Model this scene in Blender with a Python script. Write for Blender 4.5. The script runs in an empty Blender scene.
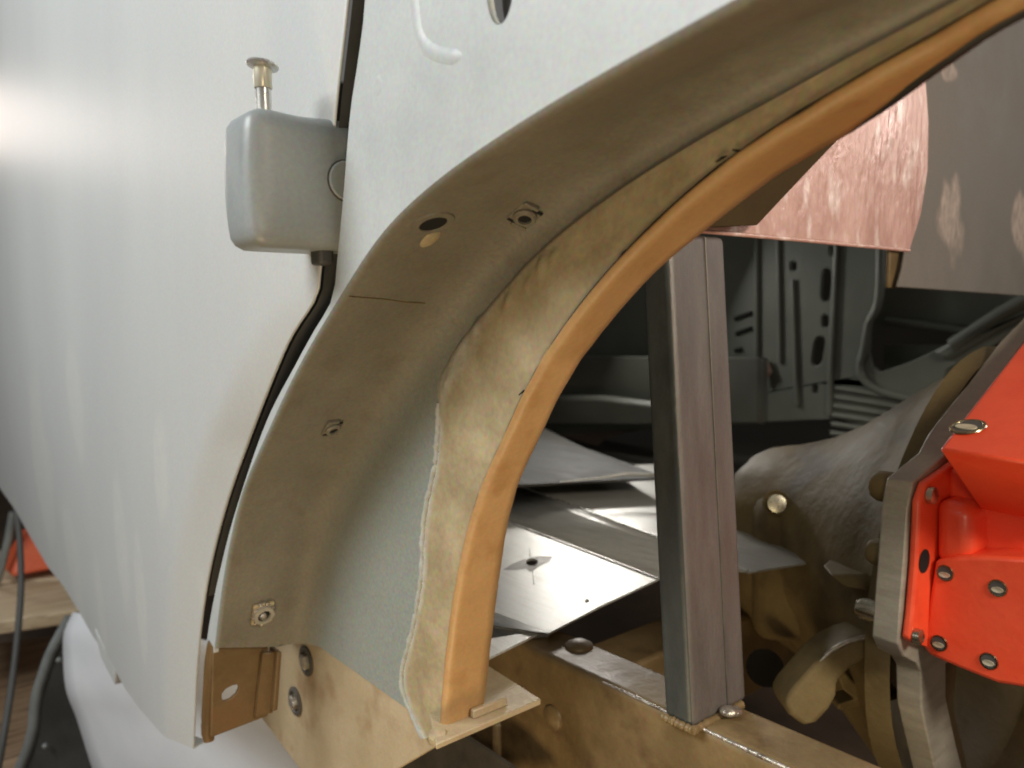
import bpy, bmesh, math, random
from mathutils import Vector, Matrix, geometry, noise

random.seed(7)
sc = bpy.context.scene
COL = sc.collection

# ------------------------------------------------------------------ camera
H = 0.85                       # camera height above the garage floor; x = car forward, y = into the car, z = up
FPX = 790.0
CAM = Vector((0, 0, H))
n1 = Vector((-662, 54, -792)).normalized()          # direction car-rearward (-x) in camera axes (right, up, back)
n2 = Vector((953, 74, -792)).normalized()           # direction car-inward (+y)
ex = -n1
ey = (n2 - ex * n2.dot(ex)).normalized()
ez = ex.cross(ey)
ROT = Matrix((ex, ey, ez))                          # camera axes -> world
cam_d = bpy.data.cameras.new('camera')
cam_d.sensor_width = 36
cam_d.lens = FPX / 1024 * 36
cam_d.clip_start = 0.01
cam_d.clip_end = 60
cam_d.dof.use_dof = True
cam_d.dof.focus_distance = 0.46
cam_d.dof.aperture_fstop = 9.0
cam = bpy.data.objects.new('camera', cam_d)
cam.matrix_world = Matrix.Translation(CAM) @ ROT.to_4x4()
COL.objects.link(cam)
sc.camera = cam

# ------------------------------------------------------------------ world, lamps, exposure
w = bpy.data.worlds.new('World'); sc.world = w; w.use_nodes = True
bgn = w.node_tree.nodes['Background']
bgn.inputs[0].default_value = (1.0, 0.97, 0.92, 1)
bgn.inputs[1].default_value = 0.135

def area(name, loc, target, size, power, col, size_y=None):
    d = bpy.data.lights.new(name, 'AREA')
    d.energy = power; d.color = col; d.size = size
    if size_y:
        d.shape = 'RECTANGLE'; d.size_y = size_y
    o = bpy.data.objects.new(name, d)
    o.location = loc
    o.rotation_euler = (Vector(target) - Vector(loc)).to_track_quat('-Z', 'Y').to_euler()
    COL.objects.link(o)
    return o

area('ceiling_tube_lamp', (-0.80, -1.05, H + 0.95), (-0.5, 0.2, H + 0.12), 1.1, 29.5, (0.945, 0.985, 1.0), 0.5)
area('side_lamp', (-4.2, 0.0, H + 0.92), (-1.2, 0.2, H), 0.4, 8, (1.0, 0.86, 0.78), 0.3)
area('work_lamp', (0.72, 0.32, H + 0.45), (-0.35, 0.50, H - 0.1), 0.25, 10.5, (1.0, 0.89, 0.74), 0.25)
area('arch_fill_light', (0.24, -0.12, H - 0.05), (-0.22, 0.36, H - 0.05), 0.14, 1.0, (1.0, 0.82, 0.56), 0.14)  # added fill aimed at the arch and gearbox, not a lamp of the garage
area('underside_fill_light', (-0.17, -0.10, H - 0.58), (-0.25, 0.27, H + 0.03), 0.16, 1.9, (1.0, 0.76, 0.44), 0.16)  # added low warm fill that brightens the arch underside
area('copper_fill_light', (0.55, 2.1, H + 0.62), (-0.3, 0.6, H + 0.05), 0.35, 4, (1.0, 0.95, 0.90), 0.2)  # added light for the copper panel's glare and the engine bay
area('cabin_lamp', (-1.2, 1.2, H + 0.14), (-0.5, 0.5, H - 0.23), 0.22, 3.0, (1.0, 0.96, 0.90), 0.10)

sc.view_settings.view_transform = 'Standard'
sc.view_settings.look = 'None'
sc.view_settings.exposure = 0
sc.view_settings.gamma = 1
sc.render.filter_size = 1.9
try:
    sc.cycles.filter_width = 1.9
    sc.cycles.max_bounces = 8
except Exception:
    pass

# ------------------------------------------------------------------ photograph survey: rays onto real planes
def ray(px, py):
    return (ROT @ Vector((px - 512, 384 - py, -FPX))).normalized()
def on(axis, c, px, py):
    """point where the sight line meets the plane axis = c (z measured from camera height)"""
    d = ray(px, py)
    i = 'xyz'.index(axis)
    base = CAM[i]
    cc = c + H if axis == 'z' else c
    return CAM + d * ((cc - base) / d[i])
def at(depth, px, py):
    d = ray(px, py)
    f = ROT @ Vector((0, 0, -1))
    return CAM + d * (depth / d.dot(f))
def proj(p):
    q = ROT.transposed() @ (Vector(p) - CAM)
    return (512 + FPX * q.x / -q.z, 384 - FPX * q.y / -q.z)

def spline(pts, n):
    """Catmull-Rom resampled evenly to n points"""
    pts = [Vector(p) for p in pts]
    ext = [pts[0] * 2 - pts[1]] + pts + [pts[-1] * 2 - pts[-2]]
    dense = []
    for i in range(1, len(ext) - 2):
        p0, p1, p2, p3 = ext[i - 1], ext[i], ext[i + 1], ext[i + 2]
        for k in range(24):
            t = k / 24
            dense.append(0.5 * ((2 * p1) + (p2 - p0) * t + (2 * p0 - 5 * p1 + 4 * p2 - p3) * t * t + (3 * p1 - p0 - 3 * p2 + p3) * t ** 3))
    dense.append(pts[-1])
    L = [0]
    for a, b in zip(dense, dense[1:]):
        L.append(L[-1] + (b - a).length)
    out = []; j = 0
    for k in range(n):
        s = L[-1] * k / (n - 1)
        while j < len(L) - 2 and L[j + 1] < s:
            j += 1
        t = (s - L[j]) / max(1e-9, L[j + 1] - L[j])
        out.append(dense[j].lerp(dense[j + 1], min(1, max(0, t))))
    return out

# ------------------------------------------------------------------ materials
def srgb(r, g, b):
    f = lambda c: (c / 255 / 12.92) if c / 255 <= 0.04045 else ((c / 255 + 0.055) / 1.055) ** 2.4
    return (f(r), f(g), f(b), 1)

def mat(name, c1, c2=None, rough=0.5, metal=0.0, scale=6, stretch=(1, 1, 1), bump=0.0, bscale=80, rvar=0.1,
        spots=None, spot_scale=30, spot_amt=0.6, contrast=(0.35, 0.65), coat=0.0, bstretch=None, attr=None, c3=None, attr2=None, c4=None, spec=0.5, grain=0.2, gscale=420):
    m = bpy.data.materials.new(name); m.use_nodes = True
    nt = m.node_tree; N = nt.nodes; Lk = nt.links
    b = N['Principled BSDF']
    b.inputs['Metallic'].default_value = metal
    b.inputs['Roughness'].default_value = rough
    b.inputs['Specular IOR Level'].default_value = spec
    if coat:
        b.inputs['Coat Weight'].default_value = coat
        b.inputs['Coat Roughness'].default_value = 0.25
    tc = N.new('ShaderNodeTexCoord')
    mp = N.new('ShaderNodeMapping'); mp.inputs['Scale'].default_value = stretch
    Lk.new(tc.outputs['Object'], mp.inputs['Vector'])
    nz = N.new('ShaderNodeTexNoise'); nz.inputs['Scale'].default_value = scale; nz.inputs['Detail'].default_value = 6
    nz.inputs['Roughness'].default_value = 0.6
    Lk.new(mp.outputs[0], nz.inputs['Vector'])
    rp = N.new('ShaderNodeValToRGB')
    rp.color_ramp.elements[0].position = contrast[0]; rp.color_ramp.elements[1].position = contrast[1]
    rp.color_ramp.elements[0].color = c1; rp.color_ramp.elements[1].color = c2 or c1
    Lk.new(nz.outputs['Fac'], rp.inputs[0])
    col = rp.outputs[0]
    late = []
    if attr2:
        a2 = N.new('ShaderNodeAttribute'); a2.attribute_name = attr2
        late = [a2]
    if spots:
        n2_ = N.new('ShaderNodeTexNoise'); n2_.inputs['Scale'].default_value = spot_scale; n2_.inputs['Detail'].default_value = 8
        Lk.new(mp.outputs[0], n2_.inputs['Vector'])
        r2 = N.new('ShaderNodeValToRGB'); r2.color_ramp.elements[0].position = 0.55; r2.color_ramp.elements[1].position = 0.68
        r2.color_ramp.elements[0].color = (0, 0, 0, 1); r2.color_ramp.elements[1].color = (spot_amt,) * 3 + (1,)
        Lk.new(n2_.outputs['Fac'], r2.inputs[0])
        mx2 = N.new('ShaderNodeMixRGB'); mx2.inputs[2].default_value = spots
        Lk.new(r2.outputs[0], mx2.inputs[0]); Lk.new(col, mx2.inputs[1])
        col = mx2.outputs[0]
    if attr:                                    # mask stored on the mesh: where the second colour lies
        at_ = N.new('ShaderNodeAttribute'); at_.attribute_name = attr
        mx = N.new('ShaderNodeMixRGB'); mx.inputs[2].default_value = c3
        ad = N.new('ShaderNodeMath'); ad.operation = 'MULTIPLY_ADD'; ad.inputs[1].default_value = 0.08; ad.use_clamp = True
        Lk.new(nz.outputs['Fac'], ad.inputs[0]); 
        sb = N.new('ShaderNodeMath'); sb.operation = 'SUBTRACT'; sb.inputs[1].default_value = 0.04
        Lk.new(at_.outputs['Fac'], sb.inputs[0]); Lk.new(sb.outputs[0], ad.inputs[2])
        Lk.new(ad.outputs[0], mx.inputs[0]); Lk.new(col, mx.inputs[1])
        col = mx.outputs[0]
    if late:
        mx4 = N.new('ShaderNodeMixRGB'); mx4.inputs[2].default_value = c4
        Lk.new(late[0].outputs['Fac'], mx4.inputs[0]); Lk.new(col, mx4.inputs[1]); col = mx4.outputs[0]
    if grain:                                   # dust and fine mottling of the finish
        gn = N.new('ShaderNodeTexNoise'); gn.inputs['Scale'].default_value = gscale; gn.inputs['Detail'].default_value = 3
        Lk.new(tc.outputs['Object'], gn.inputs['Vector'])
        gm = N.new('ShaderNodeMixRGB'); gm.blend_type = 'OVERLAY'; gm.inputs[0].default_value = grain
        Lk.new(col, gm.inputs[1]); Lk.new(gn.outputs['Color'], gm.inputs[2]); col = gm.outputs[0]
    Lk.new(col, b.inputs['Base Color'])
    if rvar:
        mr = N.new('ShaderNodeMapRange'); mr.inputs['To Min'].default_value = max(0.03, rough - rvar); mr.inputs['To Max'].default_value = min(1, rough + rvar)
        mr.inputs['From Min'].default_value = 0.3; mr.inputs['From Max'].default_value = 0.7
        Lk.new(nz.outputs['Fac'], mr.inputs['Value']); Lk.new(mr.outputs[0], b.inputs['Roughness'])
    if bump:
        n3 = N.new('ShaderNodeTexNoise'); n3.inputs['Scale'].default_value = bscale; n3.inputs['Detail'].default_value = 4
        mp3 = N.new('ShaderNodeMapping'); mp3.inputs['Scale'].default_value = bstretch or stretch
        Lk.new(tc.outputs['Object'], mp3.inputs['Vector']); Lk.new(mp3.outputs[0], n3.inputs['Vector'])
        bp = N.new('ShaderNodeBump'); bp.inputs['Strength'].default_value = bump; bp.inputs['Distance'].default_value = 0.002
        Lk.new(n3.outputs['Fac'], bp.inputs['Height']); Lk.new(bp.outputs[0], b.inputs['Normal'])
    return m

def sand_through(m, spots, col2, side='x', nscale=30, strength=1.0):
    """patches where the primer is sanded thin: soft noisy ellipses at real places on the panel (y-z plane)"""
    nt = m.node_tree; N = nt.nodes; Lk = nt.links; b = N['Principled BSDF']
    src = b.inputs['Base Color'].links[0].from_socket
    tc = N.new('ShaderNodeTexCoord')
    nz = N.new('ShaderNodeTexNoise'); nz.inputs['Scale'].default_value = nscale; nz.inputs['Detail'].default_value = 5
    mp = N.new('ShaderNodeMapping'); mp.inputs['Scale'].default_value = (1, 1, 0.5)
    Lk.new(tc.outputs['Object'], mp.inputs[0]); Lk.new(mp.outputs[0], nz.inputs['Vector'])
    fine = N.new('ShaderNodeTexNoise'); fine.inputs['Scale'].default_value = 160; fine.inputs['Detail'].default_value = 3
    Lk.new(mp.outputs[0], fine.inputs['Vector'])
    tot = None
    for c, sy_, sz_ in spots:
        v = N.new('ShaderNodeVectorMath'); v.operation = 'SUBTRACT'; v.inputs[1].default_value = c
        Lk.new(tc.outputs['Object'], v.inputs[0])
        sc_ = N.new('ShaderNodeVectorMath'); sc_.operation = 'MULTIPLY'; sc_.inputs[1].default_value = (0, 1 / sy_, 1 / sz_) if side == 'x' else (1 / sy_, 0, 1 / sz_)
        Lk.new(v.outputs[0], sc_.inputs[0])
        ln = N.new('ShaderNodeVectorMath'); ln.operation = 'LENGTH'; Lk.new(sc_.outputs[0], ln.inputs[0])
        ad = N.new('ShaderNodeMath'); ad.operation = 'MULTIPLY_ADD'; ad.inputs[1].default_value = 1.6; Lk.new(nz.outputs['Fac'], ad.inputs[0]); Lk.new(ln.outputs['Value'], ad.inputs[2])
        mr = N.new('ShaderNodeMapRange'); mr.interpolation_type = 'SMOOTHSTEP'
        mr.inputs['From Min'].default_value = 1.75; mr.inputs['From Max'].default_value = 1.35; mr.inputs['To Min'].default_value = 0; mr.inputs['To Max'].default_value = 1
        Lk.new(ad.outputs[0], mr.inputs['Value'])
        if tot is None: tot = mr.outputs[0]
        else:
            mxx = N.new('ShaderNodeMath'); mxx.operation = 'MAXIMUM'; Lk.new(tot, mxx.inputs[0]); Lk.new(mr.outputs[0], mxx.inputs[1]); tot = mxx.outputs[0]
    mu = N.new('ShaderNodeMath'); mu.operation = 'MULTIPLY'; Lk.new(tot, mu.inputs[0])
    r = N.new('ShaderNodeMapRange'); r.inputs['From Min'].default_value = 0.3; r.inputs['From Max'].default_value = 0.65; r.inputs['To Min'].default_value = 0.35 * strength; r.inputs['To Max'].default_value = strength
    Lk.new(fine.outputs['Fac'], r.inputs['Value']); Lk.new(r.outputs[0], mu.inputs[1])
    mx = N.new('ShaderNodeMixRGB'); mx.inputs[2].default_value = col2
    Lk.new(mu.outputs[0], mx.inputs[0]); Lk.new(src, mx.inputs[1]); Lk.new(mx.outputs[0], b.inputs['Base Color'])

M = {}
M['door'] = mat('door_primer', srgb(196, 197, 195), srgb(203, 204, 201), 0.44, 0.10, 1.4, (2.5, 2.5, 0.7), 0.01, 30, 0.012, srgb(200, 200, 193), 1.3, 0.3, bstretch=(1, 1, 1))
M['primer'] = mat('light_grey_primer', srgb(178, 183, 183), srgb(188, 192, 191), 0.42, 0.0, 14, (1, 1, 1), 0.3, 20, 0.06)
M['hinge'] = mat('hinge_primer', srgb(140, 145, 145), srgb(150, 155, 155), 0.42, 0, 20, bump=0.08, bscale=60)
M['arch'] = mat('arch_taupe_paint', srgb(112, 107, 95), srgb(126, 121, 108), 0.5, 0, 14, (1, 1, 1), 0.12, 420, 0.06, srgb(104, 94, 76), 55, 0.35, attr='pale_mask', c3=srgb(140, 145, 138), grain=0.35)
M['bare'] = mat('bare_repair_steel', srgb(156, 141, 110), srgb(180, 164, 132), 0.48, 0.05, 30, (1, 1, 1), 0.2, 260, 0.12, None, 16, 0.4, attr='smear', c3=srgb(192, 192, 183), attr2='feather', c4=srgb(143, 133, 113), grain=0.3, gscale=300)
M['filler'] = mat('weld_primer_smear', srgb(158, 159, 150), srgb(176, 176, 168), 0.6, 0.0, 60, bump=0.3, bscale=200)
M['tan'] = mat('tan_primed_strip', srgb(168, 130, 84), srgb(180, 142, 95), 0.5, 0, 16, bump=0.12, bscale=160, spots=srgb(150, 106, 58), spot_scale=34, spot_amt=0.45)
M['sill'] = mat('sandy_primer', srgb(172, 154, 122), srgb(186, 168, 138), 0.5, 0.1, 14, bump=0.2, bscale=150, spots=srgb(142, 108, 76), spot_scale=24, spot_amt=0.5)
M['rust'] = mat('brown_bracket_paint', srgb(98, 77, 48), srgb(112, 88, 55), 0.5, 0.1, 30, bump=0.2, bscale=140, spots=srgb(110, 74, 42), spot_scale=30, spot_amt=0.5)
M['rail'] = mat('brown_chassis_paint', srgb(106, 88, 58), srgb(130, 109, 75), 0.5, 0.1, 22, bump=0.25, bscale=130, spots=srgb(84, 64, 42), spot_scale=26, spot_amt=0.7)
M['weldmetal'] = mat('bright_weld_metal', srgb(140, 132, 120), srgb(196, 188, 176), 0.36, 0.7, 90, bump=0.8, bscale=240)
M['post'] = mat('mill_scale_steel', srgb(96, 90, 86), srgb(110, 104, 100), 0.5, 0.25, 18, (3, 3, 0.6), 0.2, 200, 0.1, srgb(98, 92, 92), 20, 0.5)
M['dark_side'] = mat('dark_outboard_steel', srgb(52, 55, 54), srgb(74, 77, 74), 0.45, 0.3, 9, (2, 2, 0.8), 0.15, 160, 0.1, srgb(84, 88, 86), 14, 0.5)
M['dark'] = mat('black_rubber', srgb(28, 27, 26), srgb(40, 38, 36), 0.6, 0, 20)
M['jamb'] = mat('dark_jamb', srgb(70, 70, 68), srgb(82, 82, 80), 0.6, 0, 20)
M['alu'] = mat('brushed_floor_sheet', srgb(166, 165, 158), srgb(180, 179, 172), 0.36, 0.3, 10, (2, 22, 2), 0.06, 90, 0.05, srgb(150, 142, 128), 14, 0.5, bstretch=(3, 60, 3))
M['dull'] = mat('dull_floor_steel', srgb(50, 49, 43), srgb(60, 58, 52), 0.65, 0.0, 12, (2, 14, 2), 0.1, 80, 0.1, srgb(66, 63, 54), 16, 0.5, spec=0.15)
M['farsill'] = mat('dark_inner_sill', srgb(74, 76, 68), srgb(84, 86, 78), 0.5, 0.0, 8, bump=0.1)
M['stain'] = mat('grey_stain', srgb(96, 92, 86), srgb(110, 106, 98), 0.5, 0.6, 40)
M['red'] = mat('red_engine_enamel', srgb(238, 80, 46), srgb(244, 90, 54), 0.45, 0, 22, bump=0.22, bscale=110, spots=srgb(222, 66, 36), spot_scale=30, spot_amt=0.4, coat=0.25)
M['plate'] = mat('machined_plate', srgb(156, 150, 136), srgb(170, 164, 150), 0.42, 0.2, 30, (1, 1, 6), 0.1, 200)
M['cast'] = mat('oily_cast_alloy', srgb(104, 90, 60), srgb(124, 108, 74), 0.62, 0.0, 11, bump=0.45, bscale=90, spots=srgb(70, 58, 36), spot_scale=13, spot_amt=0.7, spec=0.25)
M['bolt'] = mat('zinc_bolt', srgb(168, 160, 138), srgb(196, 190, 170), 0.25, 0.95, 80)
M['glint'] = mat('painted_thread_glint', srgb(196, 190, 164), srgb(214, 208, 184), 0.3, 0.3, 100)
M['thread'] = mat('threaded_insert', srgb(150, 142, 112), srgb(175, 166, 136), 0.25, 1.0, 100)
M['black'] = mat('hole_black', srgb(14, 13, 12), srgb(18, 17, 16), 0.9, 0, 10, rvar=0)
M['copper'] = mat('sanded_glinting_copper', srgb(192, 150, 139), srgb(210, 172, 161), 0.36, 0.2, 22, (1, 1, 0.4), 0.7, 130, 0.12, srgb(240, 222, 214), 60, 0.85, bstretch=(1, 1, 0.4))  # whitish flecks put the glints of the sanded sheet into the colour
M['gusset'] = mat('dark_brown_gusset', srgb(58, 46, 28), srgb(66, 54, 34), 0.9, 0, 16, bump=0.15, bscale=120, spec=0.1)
M['greypan'] = mat('grey_scuffed_primer', srgb(112, 106, 98), srgb(119, 112, 105), 0.68, 0.0, 16, bump=0.1, bscale=120)
M['scuff'] = mat('sanded_patch', srgb(150, 132, 120), srgb(186, 168, 154), 0.38, 0.4, 50, (1, 1, 0.6), 0.4, 160)
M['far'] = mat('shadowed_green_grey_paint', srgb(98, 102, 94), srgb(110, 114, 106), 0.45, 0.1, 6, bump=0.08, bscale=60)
M['chrome'] = mat('chrome_pin', srgb(196, 194, 188), srgb(210, 208, 202), 0.28, 0.7, 40)
M['brass'] = mat('brass_collar', srgb(206, 200, 178), srgb(216, 210, 190), 0.35, 0.3, 40)
M['cloth'] = mat('white_cover', srgb(226, 228, 231), srgb(234, 235, 237), 0.6, 0, 10, bump=0.1, bscale=40)
M['wood'] = mat('floor_boards', srgb(186, 164, 132), srgb(208, 188, 156), 0.6, 0, 8, (6, 0.6, 6), 0.3, 60, spots=srgb(110, 84, 60), spot_scale=16, spot_amt=0.5)
M['wood_dark'] = mat('dirty_floor_board', srgb(122, 98, 74), srgb(150, 124, 96), 0.7, 0, 8, (6, 0.6, 6), 0.3, 60, spots=srgb(70, 50, 38), spot_scale=9, spot_amt=0.8)
M['floor'] = mat('garage_floor', srgb(70, 56, 44), srgb(92, 74, 58), 0.8, 0, 6, bump=0.3)
M['orange'] = mat('orange_plastic', srgb(218, 96, 60), srgb(226, 108, 70), 0.45, 0, 20)
M['rim'] = mat('grey_rim', srgb(130, 134, 132), srgb(150, 154, 152), 0.35, 0.3, 20)
M['tray'] = mat('dark_tray', srgb(52, 50, 47), srgb(64, 62, 58), 0.55, 0, 14, bump=0.2)
M['wall'] = mat('dim_garage_wall', srgb(60, 56, 50), srgb(70, 66, 60), 0.9, 0, 3)

# ------------------------------------------------------------------ object helpers
def link(name, me, m=None, parent=None):
    o = bpy.data.objects.new(name, me); COL.objects.link(o)
    if m is not None:
        me.materials.append(M[m] if isinstance(m, str) else m)
    if parent is not None:
        o.parent = parent
        o.matrix_parent_inverse = Matrix.Translation(-(WORLD_LOC.get(parent.name, Vector((0, 0, 0)))))
    return o
WORLD_LOC = {}
def empty(name, loc, label, cat, group=None):
    o = bpy.data.objects.new(name, None); COL.objects.link(o)
    o.location = loc; o.empty_display_size = 0.05
    WORLD_LOC[o.name] = Vector(loc)
    tag(o, label, cat, group)
    return o
def tag(o, label=None, cat=None, group=None, kind=None):
    if label: o['label'] = label
    if cat: o['category'] = cat
    if group: o['group'] = group
    if kind: o['kind'] = kind
    return o
def smooth(o, angle=35):
    me = o.data
    me.polygons.foreach_set('use_smooth', [True] * len(me.polygons))
    me.set_sharp_from_angle(angle=math.radians(angle))
    return o
def from_bm(name, bm, m, parent=None, ang=35):
    bmesh.ops.recalc_face_normals(bm, faces=bm.faces)
    me = bpy.data.meshes.new(name); bm.to_mesh(me); bm.free()
    o = link(name, me, m, parent)
    return smooth(o, ang)
def bevel(o, width, seg=3, ang=30):
    b = o.modifiers.new('bevel', 'BEVEL'); b.width = width; b.segments = seg; b.limit_method = 'ANGLE'; b.angle_limit = math.radians(ang)
    b.harden_normals = False
    return o
def solid(o, t, off=-1):
    s = o.modifiers.new('solid', 'SOLIDIFY'); s.thickness = t; s.offset = off
    return o

def prism(name, loops, axis, c0, c1, m, parent=None, bev=0.0, seg=2, ang=30):
    """loops: list of closed 3-D outlines lying on a plane normal to axis; the first is the outside, the rest holes."""
    i = 'xyz'.index(axis)
    flat = []
    for lp in loops:
        flat.append([Vector(p) for p in lp])
    tri = geometry.tessellate_polygon([[Vector([p[k] for k in range(3) if k != i] + [0]) for p in lp] for lp in flat])
    allp = [p for lp in flat for p in lp]
    n = len(allp)
    vs = []
    for c in (c0, c1):
        for p in allp:
            q = Vector(p); q[i] = c; vs.append(q)
    bm = bmesh.new()
    bv = [bm.verts.new(v) for v in vs]
    for t in tri:
        for off in (0, n):
            try: bm.faces.new([bv[k + off] for k in t])
            except ValueError: pass
    s = 0
    for lp in flat:
        k = len(lp)
        for a in range(k):
            b = (a + 1) % k
            try: bm.faces.new((bv[s + a], bv[s + b], bv[s + b + n], bv[s + a + n]))
            except ValueError: pass
        s += k
    bmesh.ops.dissolve_limit(bm, angle_limit=0.01, verts=bm.verts, edges=bm.edges)
    o = from_bm(name, bm, m, parent, 30)
    if bev: bevel(o, bev, seg, ang)
    return o

def grid(name, rows, m, parent=None, ang=50, closed=False):
    nr, nc = len(rows), len(rows[0])
    vs = [tuple(p) for r in rows for p in r]
    fs = []
    for a in range(nr - 1):
        for b in range(nc - 1 if not closed else nc):
            b2 = (b + 1) % nc
            fs.append((a * nc + b, a * nc + b2, (a + 1) * nc + b2, (a + 1) * nc + b))
    me = bpy.data.meshes.new(name); me.from_pydata(vs, [], fs)
    o = link(name, me, m, parent)
    return smooth(o, ang)

def tube(name, pts, rad, m, parent=None, n=10, caps=True):
    pts = [Vector(p) for p in pts]
    rads = rad if isinstance(rad, (list, tuple)) else [rad] * len(pts)
    bm = bmesh.new(); rings = []
    ref = Vector((0.31, 0.17, 0.93))
    for k, p in enumerate(pts):
        t = (pts[min(k + 1, len(pts) - 1)] - pts[max(k - 1, 0)]).normalized()
        a = t.cross(ref)
        if a.length < 0.05: a = t.cross(Vector((1, 0, 0)))
        a.normalize(); b = t.cross(a)
        rings.append([bm.verts.new(p + (a * math.cos(2 * math.pi * j / n) + b * math.sin(2 * math.pi * j / n)) * rads[k]) for j in range(n)])
    for r1, r2 in zip(rings, rings[1:]):
        for j in range(n):
            bm.faces.new((r1[j], r1[(j + 1) % n], r2[(j + 1) % n], r2[j]))
    if caps:
        bm.faces.new(rings[0][::-1]); bm.faces.new(rings[-1])
    return from_bm(name, bm, m, parent, 50)

def frame(nrm, up=(0, 0, 1)):
    z = Vector(nrm).normalized(); u = Vector(up)
    x = u.cross(z)
    if x.length < 0.05: x = Vector((1, 0, 0)).cross(z)
    x.normalize(); y = z.cross(x)
    return Matrix((x, y, z)).transposed()

def lathe(name, prof, p, nrm, m, parent=None, n=28, up=(0, 0, 1), ang=35, sx=1.0, sy=1.0):
    """prof: (radius, height along nrm)"""
    R = frame(nrm, up)
    rows = []
    for r, h in prof:
        rows.append([Vector(p) + R @ Vector((r * sx * math.cos(2 * math.pi * k / n), r * sy * math.sin(2 * math.pi * k / n), h)) for k in range(n)])
    bm = bmesh.new()
    rv = []
    for (r, h), row in zip(prof, rows):
        if r < 1e-6:
            v = bm.verts.new(Vector(p) + R @ Vector((0, 0, h))); rv.append([v])
        else:
            rv.append([bm.verts.new(q) for q in row])
    for a, b in zip(rv, rv[1:]):
        for k in range(n):
            k2 = (k + 1) % n
            if len(a) == 1 and len(b) == 1: continue
            if len(a) == 1: bm.faces.new((a[0], b[k], b[k2]))
            elif len(b) == 1: bm.faces.new((a[k], a[k2], b[0]))
            else: bm.faces.new((a[k], a[k2], b[k2], b[k]))
    return from_bm(name, bm, m, parent, ang)

def hull(name, pts, m, parent=None, bev=0.0, seg=3):
    bm = bmesh.new()
    for p in pts: bm.verts.new(p)
    r = bmesh.ops.convex_hull(bm, input=bm.verts)
    bmesh.ops.dissolve_limit(bm, angle_limit=0.03, verts=bm.verts, edges=bm.edges)
    o = from_bm(name, bm, m, parent, 30)
    if bev: bevel(o, bev, seg, 20)
    return o

def box(name, c, s, m, parent=None, bev=0.002, R=None, seg=2):
    pts = []
    for a in (-1, 1):
        for b in (-1, 1):
            for d in (-1, 1):
                v = Vector((a * s[0] / 2, b * s[1] / 2, d * s[2] / 2))
                if R: v = R @ v
                pts.append(Vector(c) + v)
    return hull(name, pts, m, parent, bev, seg)

def oval(c, a, b, rx, ry, n=20, rot=0.0):
    """closed outline round c in the plane of unit vectors a, b"""
    a = Vector(a); b = Vector(b); out = []
    for k in range(n):
        t = 2 * math.pi * k / n
        x, y = rx * math.cos(t), ry * math.sin(t)
        x, y = x * math.cos(rot) - y * math.sin(rot), x * math.sin(rot) + y * math.cos(rot)
        out.append(Vector(c) + a * x + b * y)
    return out
X, Y, Z = Vector((1, 0, 0)), Vector((0, 1, 0)), Vector((0, 0, 1))

Y0 = 0.200      # outer skin of the body side
YW = 0.275      # inner wall of the wheel arch

# ================================================================== the setting
def sheet(name, x0, x1, y0, y1, z, m):
    me = bpy.data.meshes.new(name)
    me.from_pydata([(x0, y0, z), (x1, y0, z), (x1, y1, z), (x0, y1, z)], [], [(0, 1, 2, 3)])
    return tag(link(name, me, m), kind='structure')
sheet('floor', -7, 3, -4, 5, 0, 'floor')
me = bpy.data.meshes.new('wall')
me.from_pydata([(-6.5, -4, 0), (-6.5, 5, 0), (-6.5, 5, 3), (-6.5, -4, 3), (3, 4.5, 0), (-7, 4.5, 0), (-7, 4.5, 3), (3, 4.5, 3)], [], [(0, 1, 2, 3), (4, 5, 6, 7)])
tag(link('wall', me, 'wall'), kind='structure')

# ================================================================== car body
body = empty('car_body', (-0.6, 0.6, 0.0), 'stripped car body in light grey primer with door and wheel arch', 'car body')

# ---- survey of the arch edges
NT = 120
O_px = [(216, 649), (225, 579), (242, 500), (269, 436), (301, 369), (343, 299), (383, 238), (430, 193), (469, 164), (510, 137), (574, 98), (652, 55), (740, 7), (790, -20)]
O = [on('y', Y0, *p) for p in O_px]
O += [O[-1] + Vector((0.06, 0, 0.012)), O[-1] + Vector((0.16, 0, 0.02))]
I_px = [(444, 735), (449, 667), (459.5, 586), (480, 498), (508.5, 438), (530, 386), (555, 345), (593, 293), (648, 233), (724, 165), (774, 131), (831, 97), (881, 67), (949, 32), (1002, 0)]
I = [on('y', YW, *p) for p in I_px]
I += [I[-1] + Vector((0.05, 0, 0.014)), I[-1] + Vector((0.135, 0, 0.026))]
def relax(C, it):
    C = [c.copy() for c in C]
    for _ in range(it):
        C = [C[0]] + [C[k] * 0.5 + (C[k - 1] + C[k + 1]) * 0.25 for k in range(1, len(C) - 1)] + [C[-1]]
    return C
OC = relax(spline(O, NT), 10); IC = relax(spline(I, NT), 30)
def nrm2(C, k):
    t = (C[min(k + 1, NT - 1)] - C[max(k - 1, 0)]).normalized()
    return Vector((-t.z, 0, t.x))          # points away from the wheel
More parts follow.
